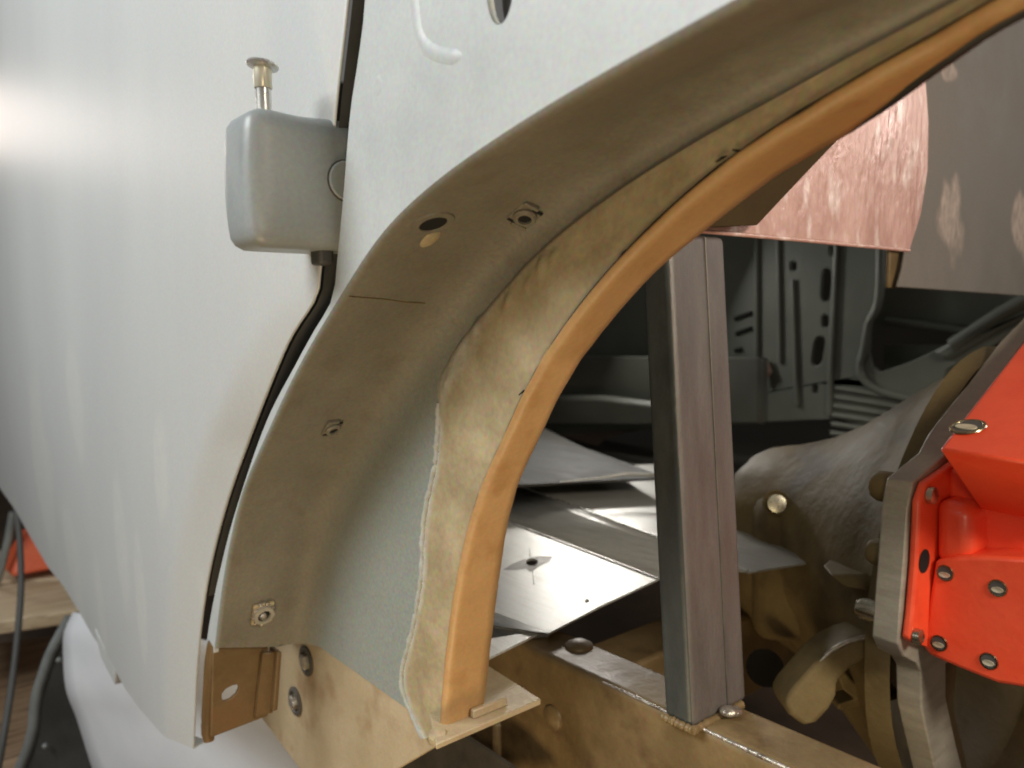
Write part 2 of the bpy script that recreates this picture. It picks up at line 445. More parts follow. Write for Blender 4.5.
# ---- wheel arch shell: rolled lip, roof, fillet, inner wall
rows = []; mask = []
for k in range(NT):
    o = OC[k]; n = nrm2(OC, k); i = IC[k]
    ft = max(0.0, min(1.0, (k - 56) / 36)); ft = ft * ft * (3 - 2 * ft)
    f = Vector((o.x, 0, o.z - 0.012 * (1 - min(1, k / 12)) + 0.013 * ft))
    ii = Vector((i.x, 0, i.z))
    d = (ii - f); wlen = d.length; d.normalize()
    r = min(0.026, wlen * 0.55)
    row = []; mk = []
    for a in range(5):                     # rolled lip
        t = a / 4 * math.pi / 2
        row.append(Vector((o.x, Y0 + 0.003 * (1 - math.cos(t)), o.z)) + n * 0.003 * (1 - math.sin(t))); mk.append(0.9 * (1 - a / 4))
    for a in range(1, 5):
        y = Y0 + 0.003 + (YW - r - Y0 - 0.003) * a / 4
        row.append(Vector((o.x + (f.x - o.x) * a / 4, y, o.z + (f.z - o.z) * a / 4))); mk.append(0)
    for a in range(1, 9):
        t = a / 8 * math.pi / 2
        q = f + d * r * (1 - math.cos(t)); row.append(Vector((q.x, YW - r + r * math.sin(t), q.z)))
        mk.append(max(0, (a - 3) / 5) * 0.8)
    for a in range(1, 7):
        q = f + d * (r + (wlen - r) * a / 6); row.append(Vector((q.x, YW, q.z))); mk.append(0.8 + 0.2 * a / 6)
    fade = max(0.0, min(1.0, (62 - k) / 26))   # the paler colour fades out part-way up
    rows.append(row); mask += [v * fade for v in mk]
ARCH_ROWS = rows
arch = grid('wheel_arch', rows, 'arch', body, 60)
al = arch.data.attributes.new('pale_mask', 'FLOAT', 'POINT'); al.data.foreach_set('value', mask)

def arch_point(px, py):
    best = None
    for a in range(len(rows) - 1):
        for b in range(4, len(rows[0]) - 1):
            p = rows[a][b]; q = proj(p)
            e = (q[0] - px) ** 2 + (q[1] - py) ** 2
            if best is None or e < best[0]: best = (e, a, b)
    _, a, b = best
    a = max(1, min(len(rows) - 2, a))
    va = rows[a + 1][b] - rows[a - 1][b]; vb = rows[a][b + 1] - rows[a][b - 1]
    n = va.cross(vb).normalized()
    if n.dot(CAM - rows[a][b]) < 0: n = -n
    d = ray(px, py); p0 = rows[a][b]
    return CAM + d * ((p0 - CAM).dot(n) / d.dot(n)), n

# captive nuts and the hole of the arch
def captive(px, py, s, rough_=False):
    p, n = arch_point(px, py)
    R = frame(n, Y)
    if not rough_:
        cage = box('captive_nut', p + n * 0.0006, (s * 1.5, s * 1.35, 0.0022), 'arch', body, 0.0008, R)
        lathe('thread_ring', [(s * 0.62, 0), (s * 0.62, 0.0016), (s * 0.5, 0.0026), (s * 0.36, 0.0026), (s * 0.33, 0.0004)], p + n * 0.0014, n, 'arch', cage)
        lathe('thread_hole', [(s * 0.44, 0.0012), (s * 0.0, 0.0012)], p + n * 0.0015, n, 'black', cage)
        for sgn in (-1, 1):
            box('retaining_tab', p + R @ Vector((sgn * s * 0.82, 0.2 * s * sgn, 0.001)), (s * 0.22, s * 0.9, 0.003), 'arch', cage, 0.0005, R)
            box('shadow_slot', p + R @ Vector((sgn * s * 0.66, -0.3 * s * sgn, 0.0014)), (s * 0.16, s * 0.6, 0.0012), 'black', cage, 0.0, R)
    else:
        cage = box('captive_nut', p + n * 0.0012, (s * 1.9, s * 1.7, 0.003), 'bare', body, 0.001, R)
        lathe('thread_ring', [(s * 0.85, 0), (s * 0.8, 0.0036), (s * 0.52, 0.004), (s * 0.45, 0.001)], p + n * 0.002, n, 'plate', cage)
        lathe('thread_hole', [(s * 0.5, 0.0022), (s * 0.0, 0.0022)], p + n * 0.002, n, 'black', cage)
        lathe('bolt_end', [(s * 0.3, 0), (s * 0.3, 0.004), (s * 0.2, 0.0055), (0, 0.006)], p + n * 0.002 + R @ Vector((0, -0.001, 0)), n, 'weldmetal', cage)
        for k in range(9):
            a = k * 0.7; q = p + R @ Vector((math.cos(a) * s * 0.98, math.sin(a) * s * 0.8, 0.0026))
            lathe('weld_spatter', [(s * 0.2, 0), (s * 0.16, 0.0012), (0, 0.002)], q, n, 'weldmetal', cage, 8)
captive(525, 214, 0.0098)
captive(332, 427, 0.0088)
captive(262, 612, 0.0098, True)
p, n = arch_point(433, 223)
hole = lathe('drain_hole', [(0.0112, -0.0002), (0.0105, 0.0009), (0.0072, 0.0009), (0.0068, 0.0)], p, n, 'arch', body, 28, Y)
lathe('hole_bottom', [(0.0071, 0.0004), (0, 0.0004)], p, n, 'black', hole, 28, Y)
p2, n2_ = arch_point(430, 239)
lathe('rust_spot', [(0.0075, 0.0002), (0.005, 0.0011), (0, 0.0013)], p2, n2_, 'bare', body, 18, Y, sy=0.6)
# panel joint across the arch roof
pts = [arch_point(x, y)[0] + arch_point(x, y)[1] * 0.0002 for x, y in [(349, 296), (366, 297.5), (385, 299), (405, 302), (425, 303)]]
tube('panel_joint', pts, 0.00035, 'rail', body, 6)

# ---- repair strip on the inner wall, weld seam, tan flange
W_px = [(424, 738), (406, 697), (403, 670), (413, 632), (422, 579), (424, 533), (427, 506), (437, 457), (441, 390), (452, 366), (466, 340), (476, 318), (498, 294), (522, 276), (548, 252), (582, 218), (655, 164), (726, 114), (800, 76), (880, 38), (949, 6), (990, -14)]
Wp = [on('y', YW, *p) for p in W_px]
Wp += [Wp[-1] + Vector((0.05, 0, 0.014)), Wp[-1] + Vector((0.135, 0, 0.024))]
WC = spline(Wp, NT)
# pair each seam point with the edge by image height so that the strip stays even
rows2 = []; sm = []
NS, NC = 300, 26
WS = spline(Wp, NS); IS = spline(IC, NS)
LUMPS = [(on('y', YW, x, y), l, wd, hgt) for x, y, l, wd, hgt in [(544, 264, 0.009, 0.0026, 0.0022), (556, 258, 0.008, 0.0024, 0.0018), (511, 302, 0.009, 0.003, 0.002), (478, 326, 0.011, 0.0035, 0.0024), (462, 346, 0.009, 0.003, 0.0018), (450, 384, 0.009, 0.0032, 0.002), (531, 284, 0.007, 0.0026, 0.0016)]]
fe = []
for k in range(NS):
    a = WS[k]; b = IS[k]
    py_ = proj(a)[1]
    up = max(0.0, min(1.0, (430 - py_) / 110)); up = up * up * (3 - 2 * up)      # 0 on the lower leg, 1 on the upper arch
    kf = k / (NS - 1) * (NT - 1); k0 = min(NT - 2, int(kf)); tt = kf - k0
    au = ARCH_ROWS[k0][16].lerp(ARCH_ROWS[k0 + 1][16], tt)
    a = a.lerp(au, up)
    jit = (0.0016 * noise.noise(Vector((k * 0.2, 3.1, 0))) + 0.0005 * noise.noise(Vector((k * 0.9, 9, 0)))) * (1 - up)
    reach = 0.0095 + 0.016 * max(0, math.sin((py_ - 300) / 110 * math.pi) if 300 < py_ < 410 else 0)
    amt = 1.0 if py_ > 330 else max(0, (py_ - 235) / 95)
    row = []
    wl = (b - a).length
    for j in range(NC):
        t = j / (NC - 1)
        t = t * t * 0.5 + t * 0.5
        q = a.lerp(b, t)
        rise = min(1, t / 0.08)
        lump = 0.0009 * noise.noise(q * 40) + 0.0004 * noise.noise(q * 120)
        for lc, l, wd, hgt in LUMPS:
            dx_, dz_ = q.x - lc.x, q.z - lc.z
            if abs(dx_) < 0.02 and abs(dz_) < 0.02:
                u_ = dx_ * 0.25 + dz_ * 0.97; v_ = dx_ * 0.97 - dz_ * 0.25
                lump += hgt * math.exp(-(u_ / l * 1.6) ** 2 - (v_ / wd * 1.2) ** 2)
        lump = max(lump, -0.0009)
        y = YW - (0.0026 - 0.0001 * up) * rise + 0.0006 - lump * min(1, t * 6) * min(1, (1 - t) * 5)
        q = q + Vector((jit * (1 - t) ** 4, 0, 0))
        if j == NC - 1: y = YW - 0.002; q = q + (a - b).normalized() * 0.0008
        row.append(Vector((q.x, y, q.z)))
        d_ = t * wl
        nn_ = 0.5 + 0.9 * noise.noise(Vector((q.x * 160, 2, q.z * 60))) + 0.5 * noise.noise(Vector((q.x * 300, 5, q.z * 300)))
        sm.append(amt * max(0, min(1, (1 - d_ / reach) * 1.3 * (0.4 + nn_))) if d_ < reach else 0)
        fe.append(0.85 * up * max(0, 1 - t / 0.3) ** 1.2)
    rows2.append(row)
strip = grid('repair_strip', rows2, 'bare', body, 60)
al = strip.data.attributes.new('smear', 'FLOAT', 'POINT'); al.data.foreach_set('value', sm)
al = strip.data.attributes.new('feather', 'FLOAT', 'POINT'); al.data.foreach_set('value', fe)
# weld bead: uneven, along the lower seam
bead = []; brad = []
Wd = spline(Wp, 400)
for k in range(0, 134):
    q = Wd[k]
    bead.append(Vector((q.x + 0.0012 * noise.noise(Vector((k * 0.31, 0, 0))), YW - 0.0004, q.z)))
    brad.append(0.0021 + 0.0009 * noise.noise(Vector((k * 0.23, 5, 0))) + 0.0006 * noise.noise(Vector((k * 0.8, 7, 0))))
tube('weld_seam', bead, [max(0.0008, r) for r in brad], 'filler', body, 14)
# grinder nicks beside the flange
for (x0, y0, x1, y1) in [(716, 162, 727, 156), (733, 150, 746, 154), (738, 156, 752, 146), (519, 395, 527, 389), (620, 258, 626, 250)]:
    a = on('y', YW - 0.0036, x0, y0); b = on('y', YW - 0.0036, x1, y1)
    tube('grinder_nick', [a, a.lerp(b, 0.5) + Vector((0.0003, 0, 0.0004)), b], [0.0003, 0.0006, 0.0002], 'black', body, 6)
# flange: a flat strip standing in from the edge, with a rolled front lip
EI = [(478, 730), (482, 712), (495, 596), (512, 498), (536, 440), (569, 375), (607, 323), (659, 265), (714, 222), (764, 181), (814, 151), (865, 121), (915, 80), (982, 23), (1024, -10), (1100, -70)]
EIs = spline([Vector((a, b, 0)) for a, b in EI], 500)
widths = []
for k in range(NT):
    i = IC[k] - nrm2(IC, k) * 0.0045; best = (1e9, 0.012)
    if i.x < -0.075:
        for w100 in range(5, 100):
            w_ = w100 * 0.0005
            q = proj((i.x, YW + w_, i.z))
            e = min((q[0] - v.x) ** 2 + (q[1] - v.y) ** 2 for v in EIs[::3])
            if e < best[0]: best = (e, w_)
    else: best = (0, 0.006)
    widths.append(best[1])
for _ in range(12):
    widths = [widths[0]] + [widths[k] * 0.5 + (widths[k - 1] + widths[k + 1]) * 0.25 for k in range(1, NT - 1)] + [widths[-1]]
rows3 = []
for k in range(NT):
    i = IC[k]; n = nrm2(IC, k)
    w_ = widths[k]
    wob = 0.0006 * noise.noise(Vector((k * 0.35, 1, 4)))
    row = []
    for a in range(7):
        t = a / 6 * math.pi / 2
        row.append(Vector((i.x, YW - 0.0035 + 0.004 * (1 - math.cos(t)), i.z)) - n * (0.0005 + 0.004 * math.sin(t) + wob))
    for a in range(1, 5):
        row.append(Vector((i.x, YW + 0.0005 + w_ * a / 4, i.z)) - n * (0.0045 + wob))
    rows3.append(row)
fl = grid('arch_flange', rows3, 'tan', body, 60)
solid(fl, 0.002, 0)
shade_line = [r[-1] for r in rows3 if r[-1].x > -0.17]
tube('edge_shade_line', shade_line, [0.0004 + 0.0022 * min(1, k / 8) for k in range(len(shade_line))], 'dark', fl, 8)  # dark tube put in for the shade line at the flange edge
# dark crack between strip and flange
crack = [Vector((IC[k].x, YW - 0.0027, IC[k].z)) + nrm2(IC, k) * 0.0006 for k in range(0, NT)]
tube('seam_crack', crack, [max(0.0001, (0.00035 if k < 75 else 0.0002) + 0.0003 * noise.noise(Vector((k * 0.4, 2, 2)))) for k in range(NT)], 'black', body, 6)

# ---- outer skin of the hinge pillar and cowl side
edge_px = [(365, 0), (358, 60), (350, 115), (343, 200), (337, 262), (332, 299), (314, 331), (297, 362), (265, 425), (235, 513), (219, 575), (210, 620), (206, 648)]
edge = [on('y', Y0, *p) for p in edge_px]
edge = [edge[0] + Vector((0.075, 0, 0.30)), edge[0] + Vector((0.02, 0, 0.10))] + edge
edge = spline(edge, 70)
low = [on('y', Y0, 209, 653), on('y', Y0, 214, 653)]
arc_side = [OC[k] + nrm2(OC, k) * 0.003 for k in range(NT)]
lp = edge + low + arc_side + [arc_side[-1] + Vector((0, 0, 0.05)), arc_side[-1] + Vector((-0.02, 0, 0.29))]
slot_c = on('y', Y0, 500, -17)
hole_lp = oval(slot_c, X, Z, 0.0085, 0.0155, 28)
cowl = prism('cowl_side_panel', [lp, hole_lp], 'y', Y0, Y0 + 0.0035, 'primer', body)
# recessed cup behind the oval hole, raised pressing line, small dent
prism('hole_recess', [oval(slot_c, X, Z, 0.011, 0.018, 24)], 'y', Y0 + 0.010, Y0 + 0.011, 'jamb', cowl)
bl = [on('y', Y0, *p) for p in [(412, -70), (413, -20), (416, 18), (420, 38), (430, 50), (446, 56), (462, 56), (478, 54)]]
bl = spline(bl, 50)
tube('pressed_bead', [q + Vector((0, 0.0083, 0)) for q in bl], [0.009 - 0.0018 * max(0, 1 - (49 - k) / 9) for k in range(50)], 'primer', cowl, 40)
dn = on('y', Y0, 377, 86)
lathe('small_dent', [(0.0052, -0.0001), (0.0042, 0.00012), (0.0026, 0.00014), (0.0012, 0.00004), (0, 0.0)], dn, -Y, 'primer', cowl, 20)
# jamb behind the door gap
jr = []
for q in edge + low[:1]:
    jr.append([q + Vector((0.0015, 0.0038, 0)), q + Vector((0.001, 0.02, 0)), q + Vector((-0.004, 0.045, 0)), q + Vector((-0.02, 0.058, 0)), q + Vector((-0.07, 0.060, 0))])
jamb = grid('door_jamb', jr, 'jamb', body, 50); solid(jamb, 0.002, 0)
# rubber weather strip in the gap
tube('weather_strip', [q + Vector((-0.007, 0.016, 0)) for q in edge[22:]], 0.0065, 'dark', body, 10)

# ---- sill end: pillar foot bracket with oval hole, joggled plate
XB = OC[0].x - 0.006
def bx(px, py, x=XB): return on('x', x, px, py)
br = [bx(213, 646), bx(268, 640), bx(268, 716), bx(216, 736), bx(211, 738)]
br_hole = [bx(*p) for p in [(222, 700), (222, 694), (226, 689), (232, 686), (238, 684.5), (239, 688), (236, 694), (230, 699), (225, 701)]]
brk = prism('pillar_foot', [br, br_hole], 'x', XB, XB - 0.003, 'rust', body, 0.0008, 2)
# the pillar's outer edge seen as a thin rounded strip
tube('pillar_edge_bead', spline([on('y', Y0 + 0.0015, *p) for p in [(212.5, 642), (210, 690), (208, 725), (209, 741)]], 14), [0.0038, 0.0045, 0.005] + [0.0054] * 10 + [0.004], 'rust', body, 12)
gr = prism('bracket_step', [[bx(263, 653, XB + 0.006), bx(276, 652, XB + 0.006), bx(273, 713, XB + 0.006), bx(256, 718, XB + 0.006)]], 'x', XB + 0.006, XB + 0.001, 'rust', body, 0.0008)
lipx = prism('bracket_lip', [[bx(277.5, 652, XB + 0.012), bx(282, 652, XB + 0.012), bx(278, 710, XB + 0.012), bx(273, 712, XB + 0.012)]], 'x', XB + 0.012, XB - 0.004, 'rust', body, 0.001)

# ---- sill plate under the arch wall
YS = YW + 0.004
sp = [on('y', YS, *p) for p in [(262, 632), (306, 630), (372, 670), (440, 722), (459, 733), (400, 768), (360, 800), (330, 806), (299, 768), (262, 719)]]
sill = prism('sill_plate', [sp], 'y', YS, YS + 0.004, 'sill', body, 0.001)
for (x, y, m1) in [(307, 661, 0), (296, 701, 1)]:
    c = on('y', YS, x, y)
    ring = lathe('sill_bolt', [(0.0125, 0), (0.0125, 0.0016), (0.0095, 0.0024), (0.0075, 0.0008)], c, -Y, 'stain', body, 22)
    lathe('bolt_head', [(0.0066, 0.0006), (0.0066, 0.004), (0.005, 0.0052), (0, 0.0056)], c, -Y, 'weldmetal' if m1 else 'plate', ring, 6)
# horizontal outrigger plate inboard of the flange
ZP = -0.252
pl = [on('z', ZP, *p) for p in [(436, 744), (541, 699), (486, 664), (420, 668)]]
prism('outrigger_plate', [pl], 'z', H + ZP, H + ZP - 0.004, 'sill', body, 0.0008)
lathe('foot_weld', [(0.006, -0.003), (0.0055, 0.0002), (0.003, 0.001), (0, 0.0012)], on('z', ZP, 437, 734), (0.2, -0.3, 1), 'bare', body, 12)
box('plate_step', on('z', ZP + 0.003, 489, 707), (0.004, 0.028, 0.006), 'sill', body, 0.001)
und = [on('y', YS + 0.07, *p) for p in [(440, 744), (459, 733), (512, 768), (540, 800), (400, 800), (400, 768)]]
prism('outrigger_web', [und], 'y', YS + 0.07, YS + 0.074, 'stain', body, 0.0008)

# ---- door
E_px = [(352, -60), (349, 0), (337, 108), (331, 190), (322, 262), (316, 299), (287, 348), (248, 446), (225, 513), (208, 585), (198, 664), (194, 744)]
YD = Y0 + 0.001
E = [on('y', YD, *p) for p in E_px]
E = [E[0] + Vector((0.10, 0, 1.35)), E[0] + Vector((0.02, 0, 0.22))] + E
EC = spline(E, 190)
bot = [on('y', YD, *p) for p in [(194, 744), (157, 709), (119, 674), (98, 642), (70, 612), (53, 579), (32, 551), (7, 501), (0, 490)]]
bot = spline(bot, 60)
def zbot(x):
    if x >= bot[0].x: return bot[0].z
    for a, b in zip(bot, bot[1:]):
        if b.x <= x <= a.x: return a.z + (b.z - a.z) * (x - a.x) / (b.x - a.x)
    return bot[-1].z + 0.06 * (bot[-1].x - x)
ztop = EC[0].z; zlow = EC[-1].z
us = [0, 0.0012, 0.003, 0.006, 0.010, 0.016, 0.024, 0.033, 0.044, 0.056, 0.07, 0.1, 0.15, 0.22, 0.3, 0.4, 0.5, 0.6, 0.72, 0.85, 1.0, 1.2, 1.5, 2.0, 2.8, 4.0]
rowsD = []
for k, e in enumerate(EC):
    row = []
    bnd = 0.013 * min(1, max(0, (H + 0.02 - e.z) / 0.10))
    e = CAM + (e - CAM) * ((YD + 0.0008 + bnd) / YD)
    fr_ = (e.z - zlow) / (ztop - zlow)
    for j, u in enumerate(us):
        x = e.x - u
        z = e.z + (zbot(x) - zlow) * max(0, 1 - fr_) ** 1.5
        v = (H - 0.02 - z) / 0.32
        y = YD + 0.014 * max(0, v) ** 2.0 * min(1, u / 0.5)
        if u < 0.0012: y += 0.0008 * (1 - u / 0.0012) ** 2
        y += 0.013 * max(0, 1 - u / 0.05) * (bnd / 0.013)
        row.append(Vector((x, y, z)))
    rowsD.append(row)
lip = [[p + Vector((0, 0.012, 0.003)) for p in rowsD[-1]]]
sand_through(M['door'], [(on('y', YD, *p), a_, b_) for p, a_, b_ in [((62, 560), 0.05, 0.12), ((92, 610), 0.035, 0.10), ((118, 540), 0.035, 0.10), ((40, 470), 0.10, 0.14), ((138, 600), 0.022, 0.08), ((160, 470), 0.03, 0.07), ((75, 400), 0.05, 0.10), ((190, 620), 0.015, 0.06)]], srgb(218, 217, 209), 'y', 9, 0.45)
door = grid('door', rowsD + lip, 'door', body, 60)
solid(door, 0.0008, -1)
# inner edge of the door (return flange at the gap)
fr = [[r[0] + Vector((0, 0.002, 0)), r[0] + Vector((-0.002, 0.014, 0)), r[0] + Vector((-0.004, 0.03, 0)), r[0] + Vector((-0.03, 0.034, 0))] for r in rowsD[:-14]]
grid('door_return', fr, 'jamb', door, 50)
c = on('y', YD + 0.012, 104, 654)
hull('drain_lug', [c + Vector(v) for v in [(-0.05, 0, 0.02), (0.05, 0, 0.0), (-0.02, 0, -0.012), (0.045, 0, -0.024), (-0.05, 0.02, 0.02), (0.05, 0.02, 0.0), (0.045, 0.02, -0.024)]], 'door', door, 0.003)

# ---- hinge block with its loose pin
XH = -0.385
hl = [on('x', XH, *p) for p in [(229, 108), (345, 113), (344, 251), (236, 247), (226, 180)]]
y_l = hl[0].y + 0.0105; z_t = hl[0].z + 0.004; z_b = hl[3].z + 0.001
bm = bmesh.new()
NY, NZ, NX = 14, 14, 8
bmesh.ops.create_cube(bm, size=2)
bmesh.ops.subdivide_edges(bm, edges=bm.edges, cuts=11, use_grid_fill=True)
cy, cz, cx = (y_l + 0.232) / 2, (z_t + z_b) / 2, XH - 0.019
hy, hz, hx = (0.232 - y_l) / 2, (z_t - z_b) / 2, 0.019
for v in bm.verts:
    a, b, d = v.co
    rr = 0.008
    q = Vector((a * hx, b * hy, d * hz))
    inner = Vector((max(-hx + rr, min(hx - rr, q.x)), max(-hy + rr, min(hy - rr, q.y)), max(-hz + rr, min(hz - rr, q.z))))
    dv = q - inner
    if dv.length > 1e-7:
        q = inner + dv.normalized() * rr * (1 if dv.length > 1e-7 else 0)
    # slightly cushioned faces
    q.x += 0.0022 * (1 - (q.y / hy) ** 2) * (1 - (q.z / hz) ** 2) * (1 if a > 0 else -1) * abs(a)
    q.y -= 0.0026 * (1 - (q.z / hz) ** 2) * (1 if b < 0 else 0)
    q.z += 0.0005 * math.sin(q.y * 160) * (1 if d > 0.5 else 0)
    v.co = q + Vector((cx, cy, cz))
hinge = from_bm('hinge', bm, 'hinge', body, 80)
pp = on('x', XH - 0.018, 264, 112)
pz = pp.z; topz = on('x', XH - 0.018, 264, 68).z
lathe('hinge_pin', [(0.0040, -0.02), (0.0040, (topz - pz) * 0.52)], pp, Z, 'chrome', hinge, 20)
lathe('pin_collar', [(0.0043, (topz - pz) * 0.52), (0.0046, (topz - pz) * 0.54), (0.0046, (topz - pz) * 1.0)], pp, Z, 'brass', hinge, 20)
ph = Vector((pp.x, pp.y, topz))
lathe('pin_head', [(0.0042, -0.0006), (0.0078, 0.0002), (0.0083, 0.0011), (0.0078, 0.0022), (0.005, 0.0032), (0, 0.0036)], ph, (0.02, 0.14, 1), 'chrome', hinge, 28)
kc = on('x', XH + 0.0026, 347, 181)
lathe('knuckle_plug', [(0.0105, -0.002), (0.0105, 0.0006), (0.0098, 0.0012), (0, 0.0012)], kc, X, 'hinge', hinge, 24, sy=1.0)
lathe('knuckle_groove', [(0.0113, -0.002), (0.0113, 0.0001), (0.0104, 0.0001)], kc, X, 'stain', hinge, 24)
hb = on('x', XH - 0.012, 322, 256)
box('hinge_lug', hb + Vector((0, 0.0, 0.0)), (0.012, 0.009, 0.010), 'jamb', hinge, 0.002)
box('hinge_tail', hb + Vector((0.0, -0.012, 0.0055)), (0.012, 0.03, 0.003), 'jamb', hinge, 0.001)

# ---- bulkhead pieces above the opening
XC = -0.300
cp = [on('x', XC, *p) for p in [(640, 226), (700, 230), (800, 239), (910, 250), (921, 215), (928, 170), (929, 120), (926, 80), (915, 20), (900, -40), (600, -40)]]
cpo = prism('copper_panel', [cp], 'x', XC, XC - 0.003, 'copper', body, 0.001)
tube('panel_lower_lip', [on('x', XC + 0.002, *p) for p in [(640, 227), (700, 231), (800, 240), (909, 250.5)]], 0.0014, 'copper', cpo, 8)
XU = XC + 0.012
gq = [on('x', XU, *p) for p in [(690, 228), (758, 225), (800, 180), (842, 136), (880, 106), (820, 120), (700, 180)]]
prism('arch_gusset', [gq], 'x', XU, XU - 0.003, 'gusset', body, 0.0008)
XG = -0.345
gp = [on('x', XG, *p) for p in [(860, 245), (906, 250), (903, 268), (898, 287), (955, 291), (1024, 296), (1100, 302), (1100, -60), (860, -60)]]
sand_through(M['greypan'], [(on('x', XG, *p), sy_, sz_) for p, sy_, sz_ in [((950, 215), 0.040, 0.052), ((1022, 222), 0.035, 0.045), ((948, 70), 0.025, 0.012)]], srgb(176, 158, 146))
gpo = prism('grey_bulkhead_panel', [gp], 'x', XG, XG - 0.003, 'greypan', body, 0.001)
box('bulkhead_tab', on('x', XG - 0.01, 893, 262), (0.004, 0.022, 0.05), 'rail', body, 0.001)

# ---- far side of the body, seen through the missing bulkhead
YF = 1.45
def fy(px, py, y=YF): return on('y', y, px, py)
side = [fy(x, y) for x, y in [(500, 150), (500, 440), (700, 425), (838, 419), (930, 445), (1060, 470), (1060, 280), (1024, 300), (985, 318), (945, 345), (910, 362), (880, 372), (872, 366), (869, 352), (871, 322), (880, 300), (881, 150)]]
def slot(px, py, w_, h_, lean=0.0):
    return [fy(px + dx * w_ + lean * dy * h_, py + dy * h_) for dx, dy in [(-.5, -.3), (-.35, -.45), (0, -.5), (.35, -.45), (.5, -.3), (.5, .3), (.35, .45), (0, .5), (-.35, .45), (-.5, .3)]]
slots = [slot(826, 285, 10, 34, -0.05), slot(825, 321, 7, 13), slot(818, 351, 11, 30, -0.15), slot(833, 251, 8, 11), slot(815, 389, 6, 10), slot(793, 266, 7, 10)]
big = [fy(x, y) for x, y in [(941, 383), (946, 370), (960, 362), (985, 350), (1005, 338), (1015, 332), (1019, 336), (1014, 346), (1000, 358), (980, 372), (965, 386), (955, 392), (945, 391)]]
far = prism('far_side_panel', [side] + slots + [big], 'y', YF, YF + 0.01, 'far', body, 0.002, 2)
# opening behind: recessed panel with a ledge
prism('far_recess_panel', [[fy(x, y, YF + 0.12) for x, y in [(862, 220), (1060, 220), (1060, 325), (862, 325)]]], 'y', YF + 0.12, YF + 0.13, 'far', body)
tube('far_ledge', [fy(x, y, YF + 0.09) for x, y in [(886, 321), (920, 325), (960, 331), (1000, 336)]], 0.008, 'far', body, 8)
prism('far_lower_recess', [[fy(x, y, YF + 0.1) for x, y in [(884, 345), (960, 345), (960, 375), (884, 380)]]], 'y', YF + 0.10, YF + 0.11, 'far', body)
for (x0, y0, x1, y1, r) in [(757, 225, 757, 410, 0.006), (778, 225, 780, 362, 0.005), (838, 225, 829, 415, 0.006), (793, 280, 797, 405, 0.005)]:
    tube('far_rib', [fy(x0, y0, YF - 0.003), fy(x1, y1, YF - 0.003)], r, 'far', body, 8)
tube('far_jamb_bead', spline([fy(x, y, YF - 0.004) for x, y in [(881, 225), (879, 298), (869, 322), (864, 350), (860, 365), (863, 378), (876, 389), (900, 397), (930, 402)]], 40), 0.008, 'far', body, 8)
# diagonal strengthening arm
prism('far_diagonal_arm', [[fy(x, y, YF - 0.02) for x, y in [(930, 352), (1060, 278), (1060, 306), (1000, 330), (945, 362)]]], 'y', YF - 0.02, YF + 0.012, 'far', body, 0.012, 3)
tube('arm_groove', [fy(x, y, YF - 0.022) for x, y in [(952, 345), (1000, 314), (1050, 286)]], 0.012, 'far', body, 8)
for k in range(6):
    y = 388 + k * 9.0
    tube('pressed_rib', [fy(836 - k, y, YF - 0.002), fy(880, y + 7, YF - 0.002), fy(950, y + 20, YF - 0.002)], 0.0055, 'far', body, 8)
for (x0, y0, x1, y1) in [(735, 319, 752, 313), (736, 334, 752, 328), (735, 351, 742, 349)]:
    tube('far_slit', [fy(x0, y0, YF - 0.001), fy(x1, y1, YF - 0.001)], 0.005, 'black', body, 6)
tube('loose_clip', [fy(x, y, YF - 0.01) for x, y in [(765, 360), (768, 372), (764, 382)]], [0.006, 0.009, 0.004], 'copper', body, 8)
# inner sill of the far side (left of the post): stepped dark bands
prism('far_sill_step', [[fy(x, y, 1.30) for x, y in [(480, 354), (652, 357), (760, 358), (760, 425), (480, 425)]]], 'y', 1.30, 1.33, 'farsill', body, 0.006, 2)
prism('far_sill_top', [[fy(x, y, 1.24) for x, y in [(480, 395), (600, 396), (700, 408), (700, 424), (480, 424)]]], 'y', 1.24, 1.27, 'farsill', body, 0.01, 2)
# floor pan of the far half
ZF = -0.30
fp = [on('z', ZF, *p) for p in [(480, 421), (652, 417), (700, 417), (838, 421), (875, 434), (760, 470), (655, 492), (470, 500)]]
hl_ = [on('z', ZF, *p) for p in [(545, 420.5), (605, 419.5), (640, 430), (622, 433), (604, 440), (598, 446), (580, 441), (556, 434)]]
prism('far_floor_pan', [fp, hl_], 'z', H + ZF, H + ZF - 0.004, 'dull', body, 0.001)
tube('floor_pan_edge', [on('z', ZF + 0.004, *p) for p in [(540, 419.5), (600, 418), (650, 417.5), (700, 417.5)]], 0.0035, 'alu', body, 6)

# ================================================================== chassis frame
chas = empty('chassis_frame', (-0.3, 0.41, 0), 'brown chassis rail carrying an upright steel tube at centre right', 'chassis')
ZR = -0.243
oa = on('z', ZR, 700, 727); ob = on('z', ZR, 745, 712)
yo, yi = oa.y, ob.y + 0.006
rail = hull('chassis_rail', [Vector((x, y, H + z)) for x in (-0.60, 0.12) for y in (yo, yi) for z in (ZR, ZR - 0.11)], 'rail', chas, 0.005, 4)
